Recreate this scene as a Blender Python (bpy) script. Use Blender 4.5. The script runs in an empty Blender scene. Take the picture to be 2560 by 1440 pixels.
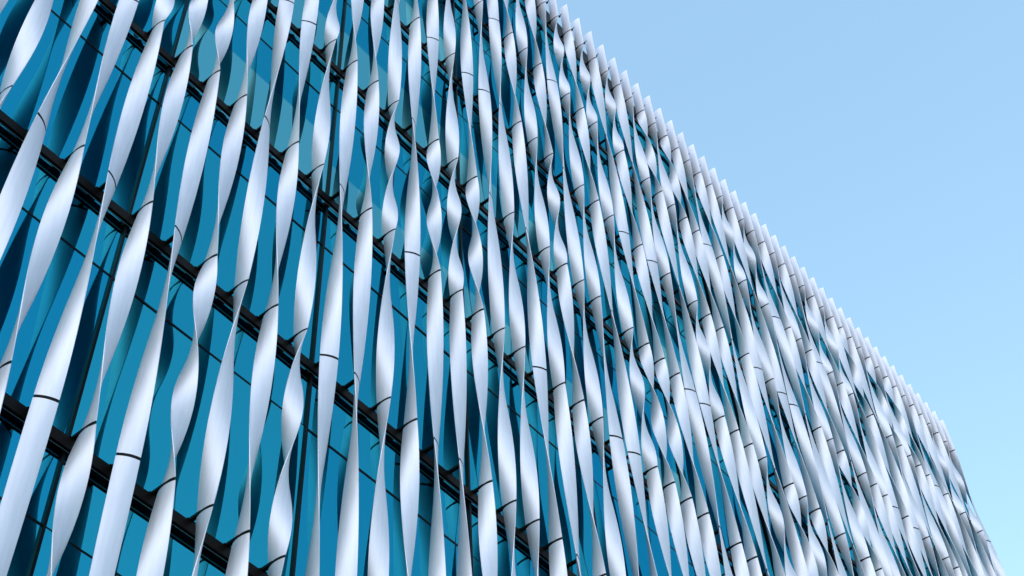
import bpy, bmesh, math, random
from mathutils import Matrix, Vector
random.seed(7)
scene = bpy.context.scene
COL = scene.collection
U = 0.5                                  # one fin spacing in metres

# ------------------------------------------------------------------ camera
PITCH, HEAD, ROLL = map(math.radians, (52.4737, 53.6889, 4.2968))
CAM_Z = 1.6
ROW_C = CAM_Z + 21.3218 * U              # height of the lowest joint row that shows
FLOOR = 7.4104 * U                       # storey height
CAP = 2.7285 * U                         # fin piece above the last joint
fw = Vector((math.sin(HEAD) * math.cos(PITCH), math.cos(HEAD) * math.cos(PITCH), math.sin(PITCH)))
rt = Vector((math.cos(HEAD), -math.sin(HEAD), 0))
dn = fw.cross(rt)
rt, dn = rt * math.cos(ROLL) + dn * math.sin(ROLL), -rt * math.sin(ROLL) + dn * math.cos(ROLL)
cam_data = bpy.data.cameras.new("camera")
cam_data.sensor_width = 36.0
cam_data.lens = 3758.44 / 2560 * 36
cam_data.clip_start, cam_data.clip_end = 0.1, 6000
cam = bpy.data.objects.new("camera", cam_data)
M = Matrix((rt, -dn, -fw)).transposed().to_4x4()
M.translation = Vector((-7.42 * U, -17.8406 * U, CAM_Z))
cam.matrix_world = M
COL.objects.link(cam)
scene.camera = cam

# ------------------------------------------------------------------ light
SUN_EL, SUN_DIR = math.radians(34), Vector((-0.90, -0.43, 0)).normalized()
world = bpy.data.worlds.new("World"); scene.world = world; world.use_nodes = True
wn = world.node_tree.nodes; wl = world.node_tree.links
bg = wn["Background"]
sky = wn.new("ShaderNodeTexSky"); sky.sky_type = 'NISHITA'; sky.sun_disc = False
sky.sun_elevation = SUN_EL
sky.sun_rotation = math.atan2(SUN_DIR.x, SUN_DIR.y)
sky.altitude = 0; sky.air_density = 1.6; sky.dust_density = 0.6; sky.ozone_density = 2.0
wt = wn.new("ShaderNodeMix"); wt.data_type = 'RGBA'; wt.blend_type = 'MULTIPLY'; wt.inputs["Factor"].default_value = 1
wt.inputs["B"].default_value = (1.0, 1.04, .92, 1)
wl.new(sky.outputs[0], wt.inputs["A"]); wl.new(wt.outputs["Result"], bg.inputs[0]); bg.inputs[1].default_value = 0.13
sd = bpy.data.lights.new("sun", 'SUN'); sd.energy = 0.5; sd.angle = math.radians(80); sd.color = (1.0, 0.95, 0.9)
sun = bpy.data.objects.new("sun", sd); COL.objects.link(sun)
sv = SUN_DIR * math.cos(SUN_EL) + Vector((0, 0, math.sin(SUN_EL)))
sun.rotation_euler = (-sv).to_track_quat('-Z', 'Y').to_euler()
scene.view_settings.view_transform = 'Standard'; scene.view_settings.look = 'None'
scene.view_settings.exposure = 1.64; scene.view_settings.gamma = 1.0
scene.view_settings.use_curve_mapping = False
scene.cycles.max_bounces = 8; scene.cycles.glossy_bounces = 5; scene.cycles.transparent_max_bounces = 8

# ------------------------------------------------------------------ materials
def mat(name):
    m = bpy.data.materials.new(name); m.use_nodes = True
    return m, m.node_tree.nodes, m.node_tree.links, m.node_tree.nodes["Principled BSDF"]
def noise_col(nodes, links, bsdf, c0, c1, scale, detail=6, stretch=(1, 1, 1), coord="Object", rough=None):
    tc = nodes.new("ShaderNodeTexCoord"); mp = nodes.new("ShaderNodeMapping"); mp.inputs["Scale"].default_value = stretch
    nz = nodes.new("ShaderNodeTexNoise"); nz.inputs["Scale"].default_value = scale; nz.inputs["Detail"].default_value = detail
    cr = nodes.new("ShaderNodeValToRGB"); cr.color_ramp.elements[0].position = .32; cr.color_ramp.elements[1].position = .68
    cr.color_ramp.elements[0].color = (*c0, 1); cr.color_ramp.elements[1].color = (*c1, 1)
    links.new(tc.outputs[coord], mp.inputs[0]); links.new(mp.outputs[0], nz.inputs[0]); links.new(nz.outputs[0], cr.inputs[0])
    links.new(cr.outputs[0], bsdf.inputs["Base Color"])
    if rough:
        mr = nodes.new("ShaderNodeMapRange"); mr.inputs["To Min"].default_value, mr.inputs["To Max"].default_value = rough
        links.new(nz.outputs[0], mr.inputs[0]); links.new(mr.outputs[0], bsdf.inputs["Roughness"])
    return nz
# satin anodised aluminium
M_FIN, n, l, b = mat("satin_aluminium")
noise_col(n, l, b, (.40, .415, .525), (.45, .465, .58), 3.0, 8, (6, 6, .6), "Object", (.52, .60))
b.inputs["Metallic"].default_value = .5
oi = n.new("ShaderNodeObjectInfo"); mr = n.new("ShaderNodeMapRange"); mr.inputs["To Min"].default_value, mr.inputs["To Max"].default_value = .955, 1.03
hv = n.new("ShaderNodeHueSaturation"); l.new(oi.outputs["Random"], mr.inputs[0]); l.new(mr.outputs[0], hv.inputs["Value"])
l.new(b.inputs["Base Color"].links[0].from_socket, hv.inputs["Color"]); l.new(hv.outputs[0], b.inputs["Base Color"])
# dark steel
M_STEEL, n, l, b = mat("dark_brown_steel")
noise_col(n, l, b, (.0018, .0012, .0012), (.0035, .0024, .0022), 9.0, 5, (1, 1, 1), "Object", (.35, .5))
b.inputs["Specular IOR Level"].default_value = .06
M_PLATE, n, l, b = mat("black_joint_plate")
noise_col(n, l, b, (.002, .0022, .003), (.005, .005, .006), 20.0, 4, (1, 1, 1), "Object", (.5, .65))
b.inputs["Specular IOR Level"].default_value = .06
M_FRAME, n, l, b = mat("navy_frame")
noise_col(n, l, b, (.0015, .002, .004), (.003, .004, .007), 8.0, 4, (1, 1, 1), "Object", (.3, .45))
b.inputs["Specular IOR Level"].default_value = .06
M_TRIM, n, l, b = mat("pale_metal_trim")
noise_col(n, l, b, (.55, .57, .6), (.65, .67, .7), 8.0, 4, (1, 1, 1), "Object", (.3, .4))
b.inputs["Metallic"].default_value = .7
M_CORE, n, l, b = mat("dim_interior")
noise_col(n, l, b, (.010, .018, .020), (.03, .045, .048), .35, 4, (1, 1, 1), "Object", (.7, .9))
M_BLIND, n, l, b = mat("pale_roller_blind")
noise_col(n, l, b, (.62, .68, .68), (.70, .74, .74), 2.0, 4, (20, 1, 1), "Object", (.8, .9))
M_PAVE, n, l, b = mat("grey_paving")
noise_col(n, l, b, (.14, .14, .14), (.22, .21, .20), .8, 8, (1, 1, 1), "Object", (.7, .9))
# solar-control glass: teal coated mirror over a teal-tinted clear body
def glass(name, ca, cb):
    m, n, l, b = mat(name)
    n.remove(b); out = n["Material Output"]
    gl = n.new("ShaderNodeBsdfGlossy"); gl.inputs["Roughness"].default_value = .012
    tr = n.new("ShaderNodeBsdfTransparent"); tr.inputs["Color"].default_value = (.10, .34, .38, 1)
    mx = n.new("ShaderNodeMixShader"); mx.inputs[0].default_value = .75
    oi = n.new("ShaderNodeObjectInfo"); mc = n.new("ShaderNodeMix"); mc.data_type = 'RGBA'
    mc.inputs["A"].default_value = ca; mc.inputs["B"].default_value = cb
    l.new(oi.outputs["Random"], mc.inputs["Factor"]); l.new(mc.outputs["Result"], gl.inputs["Color"])
    tc = n.new("ShaderNodeTexCoord"); nz = n.new("ShaderNodeTexNoise"); nz.inputs["Scale"].default_value = .7; nz.inputs["Detail"].default_value = 1
    bp = n.new("ShaderNodeBump"); bp.inputs["Strength"].default_value = .04; bp.inputs["Distance"].default_value = .05
    l.new(tc.outputs["Object"], nz.inputs[0]); l.new(nz.outputs[0], bp.inputs["Height"]); l.new(bp.outputs[0], gl.inputs["Normal"])
    l.new(tr.outputs[0], mx.inputs[1]); l.new(gl.outputs[0], mx.inputs[2]); l.new(mx.outputs[0], out.inputs[0])
    return m
M_GLASS = glass("teal_solar_glass", (.012, .315, .475, 1), (.03, .40, .495, 1))
M_PALE = glass("pale_teal_glass", (.13, .49, .54, 1), (.17, .54, .57, 1))  # same glass with a paler tint, for the lower part of some panes

# ------------------------------------------------------------------ helpers
def link(name, mesh, parent=None, loc=(0, 0, 0), rot=(0, 0, 0)):
    o = bpy.data.objects.new(name, mesh); COL.objects.link(o)
    if parent: o.parent = parent
    o.location = loc; o.rotation_euler = rot
    return o
def tag(o, label=None, cat=None, group=None, kind=None):
    for k, v in (("label", label), ("category", cat), ("group", group), ("kind", kind)):
        if v: o[k] = v
    return o
def box_mesh(name, x0, x1, y0, y1, z0, z1, m, bevel=0.0):
    bm = bmesh.new()
    bmesh.ops.create_cube(bm, size=1)
    bmesh.ops.scale(bm, vec=(x1 - x0, y1 - y0, z1 - z0), verts=bm.verts)
    bmesh.ops.translate(bm, vec=((x0 + x1) / 2, (y0 + y1) / 2, (z0 + z1) / 2), verts=bm.verts)
    if bevel: bmesh.ops.bevel(bm, geom=bm.edges[:], offset=bevel, segments=1, affect='EDGES')
    me = bpy.data.meshes.new(name); bm.to_mesh(me); bm.free(); me.materials.append(m)
    return me

ROWZ = {r: ROW_C + k * FLOOR for k, r in enumerate("CBAZYXW")}
ROWZ["D"] = ROW_C - FLOOR; ROWZ["E"] = ROW_C - 2 * FLOOR
ORDER = "WXYZABCDE"
TOPZ = ROWZ["W"] + CAP
X_END = 61.75 * U

# ------------------------------------------------------------------ setting
ground = link("ground", box_mesh("ground", -3000, 3000, -3000, 3000, -.5, 0, M_PAVE))
tag(ground, "flat grey paved ground running to the horizon", kind="structure")

# ------------------------------------------------------------------ building behind the fins
GY = .58 * U                                  # outer face of the glass
bld = link("office_building", None); tag(bld, "glazed office block with teal mirror glass behind twisted metal fins", "building")
XL = -45 * U
link("core_wall", box_mesh("core_wall", XL, X_END - .05, GY + .75, 22, 0, ROWZ["W"] + .30, M_CORE), bld)
link("parapet", box_mesh("parapet", XL, X_END, GY - .01, GY + .45, ROWZ["W"] + .05, ROWZ["W"] + 1.0, M_STEEL, .01), bld)
link("end_wall", box_mesh("end_wall", X_END - .045, X_END, GY + .45, 22, 0, ROWZ["W"] + .35, M_FRAME), bld)
BAYS = [(-15 + 6 * k - .04) * U for k in range(13)] + [X_END]
BAYS[0] = XL
TR = -.294 * FLOOR                            # transom below each joint row
JB = -.18 * U                                 # glass joint hidden behind each rail
rows_b = [ROWZ[r] for r in "WXYZABCDE"]
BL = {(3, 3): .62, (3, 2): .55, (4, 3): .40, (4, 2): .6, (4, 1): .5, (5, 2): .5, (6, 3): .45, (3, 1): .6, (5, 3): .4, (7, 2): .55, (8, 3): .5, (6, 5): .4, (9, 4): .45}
pane_meshes = {}
def pane(x0, x1, z0, z1, m=M_GLASS):
    key = (round(x1 - x0, 3), round(z1 - z0, 3), m.name)
    if key not in pane_meshes:
        w, h, _ = key
        pane_meshes[key] = box_mesh("glass_pane", -w / 2 + .006, w / 2 - .006, 0, .024, -h / 2 + .006, h / 2 - .006, m)
    o = link("glass_pane", pane_meshes[key], bld, ((x0 + x1) / 2, GY, (z0 + z1) / 2),
             (math.radians(random.gauss(0, .10)), 0, math.radians(random.gauss(0, .10))))
    if m is M_PALE: o["label"] = "paler glass pane"
for k, z in enumerate(rows_b):
    zt = z + TR; zl = z - FLOOR + JB if k < 8 else .45
    for j in range(13):
        pane(BAYS[j], BAYS[j + 1], zt, z + JB if k else z + .06)
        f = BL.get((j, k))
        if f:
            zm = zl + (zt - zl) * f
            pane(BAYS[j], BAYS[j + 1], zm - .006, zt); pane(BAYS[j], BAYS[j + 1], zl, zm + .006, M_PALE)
        else:
            pane(BAYS[j], BAYS[j + 1], zl, zt)
tm = box_mesh("transom", XL, X_END, -.006, .05, -.016, .016, M_FRAME)
rm = box_mesh("rail", XL, X_END - .02, .385 * U, .46 * U, -.33 * U, -.03 * U, M_STEEL, .004)
lm_ = box_mesh("rail_trim", XL, X_END - .03, .462 * U, .475 * U, -.33 * U, -.30 * U, M_TRIM)
for k, z in enumerate(rows_b):
    link("transom", tm, bld, (0, GY, z + TR))
    r = link("rail", rm, bld, (0, 0, z))
    link("rail_trim", lm_, r)
mm = box_mesh("mullion", -.017, .017, -.035, .06, .45, ROWZ["W"] + .05, M_FRAME, .003)
for x in BAYS[1:-1]:
    link("mullion", mm, bld, (x, GY, 0))
sm = box_mesh("rail_strut", -.035, .035, .46 * U, GY - .002, -.30 * U, -.10 * U, M_STEEL)
for x in BAYS[1:-1]:
    for z in rows_b:
        link("rail_strut", sm, bld, (x, 0, z))
link("plinth", box_mesh("plinth", XL, X_END, GY - .03, GY + .3, 0, .45, M_FRAME), bld)

# ------------------------------------------------------------------ twisted fins
A_, T_, E_ = .237 * U, .040 * U, .008 * U     # half chord, half bulge, half edge thickness
GAP = .082 * U
NP = 12
def profile():
    pts = []
    for i in range(NP + 1):
        s = -1 + 2 * i / NP; pts.append((A_ * s, -(T_ * (1 - s * s) + E_)))
    for i in range(NP + 1):
        s = 1 - 2 * i / NP; pts.append((A_ * s, T_ * (1 - s * s) + E_))
    return pts
PROF = profile()
def lens_mesh(name, z0, z1, f0, df, steps, m, sc=1.0):
    """lens-section bar from z0 (top, angle f0) down to z1, turning by df degrees"""
    n = len(PROF); vs, fs = [], []
    for k in range(steps + 1):
        t = k / steps; a = math.radians(f0 + df * t); c, s = math.cos(a), math.sin(a); z = z0 + (z1 - z0) * t
        for x, y in PROF:
            x *= sc; y *= sc
            vs.append((x * c - y * s, x * s + y * c, z))
    for k in range(steps):
        for i in range(n):
            j = (i + 1) % n
            fs.append((k * n + i, (k + 1) * n + i, (k + 1) * n + j, k * n + j))
    fs.append(tuple(range(n))); fs.append(tuple(reversed(range(steps * n, steps * n + n))))
    me = bpy.data.meshes.new(name); me.from_pydata(vs, [], fs); me.update()
    me.shade_smooth() if hasattr(me, "shade_smooth") else None
    tips = {0, NP, NP + 1, 2 * NP + 1}
    for e in me.edges:
        a, b = e.vertices
        la, lb = a // n, b // n
        if la != lb and a % n == b % n and a % n in tips: e.use_edge_sharp = True
        if la == lb and la in (0, steps): e.use_edge_sharp = True
    me.materials.append(m)
    if m is M_FIN:
        me.materials.append(M_PLATE)
        for p in list(me.polygons)[-1:]: p.material_index = 1
    return me
ANG = {"R": -90., "F": -30., "N": 30.}
STEP = {("R", "N"): 120, ("R", "F"): -120, ("N", "F"): 120, ("F", "N"): -120, ("F", "R"): 120, ("N", "R"): -120}
SAME = {"+": 180, "-": -180, "P": 360, "M": -360, "0": 0}
# joint state of every fin from row W down; a sign between two like states gives the turn of that piece
FINS = {
 -2: "R+ R+ R+ R+ R+ R+ R+ R", -1: "R+ R+ R+ R+ R- R- R- R", 0: "R+ R+ R+ R F N R+ R", 1: "R+ R+ R+ R F R+ R+ R",
 2: "R+ R+ R- RM R N Fs N", 3: "R+ R+ R+ RP R+ R+ Rb N", 4: "R+ R+ R+ RP R N Fs N", 5: "R+ R+ R+ R+ R+ RP R+ R",
 6: "R+ R+ R F N R- R- R", 7: "R+ R N F R+ R+ R+ R", 8: "R- R- RM R- R- RM R- R", 9: "R+ R+ R+ R N F R+ R",
 10: "R+ R+ R+ R+ R N F R", 11: "R+ R N RM R- R- R- R", 12: "R+ R+ R N F R+ R+ R", 13: "R N F RP R N F R",
 14: "R- R- R- RM R N F R", 15: "R N F RP R+ R+ R+ R", 16: "R- R F N R- R- R- R", 17: "N F N R- R- R- R- R",
 18: "R+ R+ R N F R+ R+ R", 19: "R- R- R- R- R N F R", 20: "R+ R+ RM R+ R+ R+ R+ R", 21: "R F N R- R- R- R- R",
 22: "RM R- R- R F N R- R", 23: "R+ R+ R N F R+ R+ R", 24: "RM R- R- RM R+ R+ R+ R", 25: "R N F RP R+ R+ R+ R",
 26: "RM R+ R+ RP R+ R+ R+ R", 27: "R N F R+ R+ R+ R+ R", 28: "R- R- R F N R- R- R", 29: "RP R N F R+ R+ R+ R",
 30: "R- R- RM R+ R N F R", 31: "RP R+ R+ R N F R+ R", 32: "R+ R+ R+ R+ R N F R", 33: "R F N RM R- R- R- R",
 34: "R+ R+ R N F R+ R+ R", 35: "R N F RP R+ R+ R+ R", 36: "RM R- R- RM R- R- R- R", 37: "R N F RP R+ R+ R+ R",
 38: "RM R F N R- R- R- R", 39: "R F N R- R- R- R- R", 40: "R+ R+ R N F R+ R+ R", 41: "R- R- R- R+ R N F R",
 42: "R+ R+ RP R+ R+ R N F", 43: "R F N R- R- R- R- R", 44: "RM R- R- R- R F N R", 45: "R+ R+ R+ R+ R N F R",
 46: "RM R- R+ R N F R+ R", 47: "R N F R+ R+ R+ R+ R", 48: "RP R+ R+ R N F R+ R", 49: "R N F R+ R+ RP R+ R",
 50: "R- R- R- R- R F N R", 51: "RP R N F R+ R+ R+ R", 52: "R- R- R- RM R- R- R- R", 53: "RP R+ R+ R N F R+ R",
 54: "R+ R+ R+ R+ R+ R N F", 55: "R F N R- R- R- R- R", 56: "R+ R+ R N F R+ R+ R", 57: "R N F R+ R+ RP R+ R",
 58: "RM R- R- R- R F N R", 59: "R N F R+ R+ R+ R+ R", 60: "RM R- R- RM R- R- R- R", 61: "R F N R- R- R- R- R",
}
seg_meshes, plate_meshes = {}, {}
def segment(state, df, length, name="fin_segment"):
    key = (state, df, round(length, 4))
    if key not in seg_meshes:
        steps = 6 if df == 0 else max(36, int(abs(df) / 4.5))
        g = GAP / 2; turn = df / length
        z0, z1 = (-g, -length + g) if name == "fin_segment" else (0, -length + g)
        seg_meshes[key] = lens_mesh(name, z0, z1, ANG[state] + turn * (-z0), turn * (z0 - z1), steps, M_FIN)
    return seg_meshes[key]
def plate(state):
    if state not in plate_meshes:
        plate_meshes[state] = lens_mesh("joint_plate", GAP / 2 + .001, -GAP / 2 - .001, ANG[state], 0, 1, M_PLATE, .955)
    return plate_meshes[state]
brk = box_mesh("bracket", -.045 * U, .045 * U, .02 * U, .47 * U, -.028 * U, .062 * U, M_PLATE, .003)
foot = box_mesh("foot_plate", -.11 * U, .11 * U, .375 * U, .47 * U, -.03 * U, .0, M_PLATE, .002)
def slot_mesh():
    bm = bmesh.new()
    w = ((.02, .015), (.10, .046), (.22, .046), (.36, .046))
    top = [bm.verts.new((sx * hw * U, y * U, .012 * U)) for sx, seq in ((-1, w), (1, w[::-1])) for y, hw in seq]
    f = bm.faces.new(top)
    r = bmesh.ops.extrude_face_region(bm, geom=[f])
    bmesh.ops.translate(bm, vec=(0, 0, -.036 * U), verts=[v for v in r["geom"] if isinstance(v, bmesh.types.BMVert)])
    bmesh.ops.recalc_face_normals(bm, faces=bm.faces)
    me = bpy.data.meshes.new("top_bracket"); bm.to_mesh(me); bm.free(); me.materials.append(M_PLATE)
    return me
topb = slot_mesh()
ONES = "zeroth first second third fourth fifth sixth seventh eighth ninth tenth eleventh twelfth thirteenth fourteenth fifteenth sixteenth seventeenth eighteenth nineteenth".split()
def ordinal(k):
    if k < 20: return ONES[k]
    t = {2: ("twentieth", "twenty"), 3: ("thirtieth", "thirty"), 4: ("fortieth", "forty")}[k // 10]
    return t[0] if k % 10 == 0 else t[1] + "-" + ONES[k % 10]
for i, code in FINS.items():
    fin = link("twisted_fin", None, None, (i * U, 0, ROWZ["E"]))
    lab = ("pale twisted metal fin with its tip against the sky, %s from the far corner" % ordinal(62 - i)) if i >= 23 else \
          ("pale twisted metal fin running out of frame at the top, %s from the left" % ordinal(i + 3))
    tag(fin, lab, "fin", "twisted metal fins along the glass facade")
    toks = code.split() + ["R"]
    if toks[-2] == "R": toks[-2] = "R+"
    base = ROWZ["E"]
    link("fin_tip", segment("R", 0, CAP, "fin_tip"), fin, (0, 0, TOPZ - base))
    link("top_bracket", topb, fin, (0, 0, TOPZ - .62 * U - base))
    for k, tk in enumerate(toks):
        st = tk[0]; z = ROWZ[ORDER[k]] - base
        link("joint_plate", plate(st), fin, (0, 0, z))
        b_ = link("bracket", brk, fin, (0, 0, z)); link("foot_plate", foot, b_)
        if k + 1 < len(toks):
            nx = toks[k + 1][0]
            if len(tk) > 1: df = {"s": 60, "b": 300, **SAME}[tk[1]]
            else: df = STEP[(st, nx)] if st != nx else 180
            link("fin_segment", segment(st, df, FLOOR), fin, (0, 0, z))
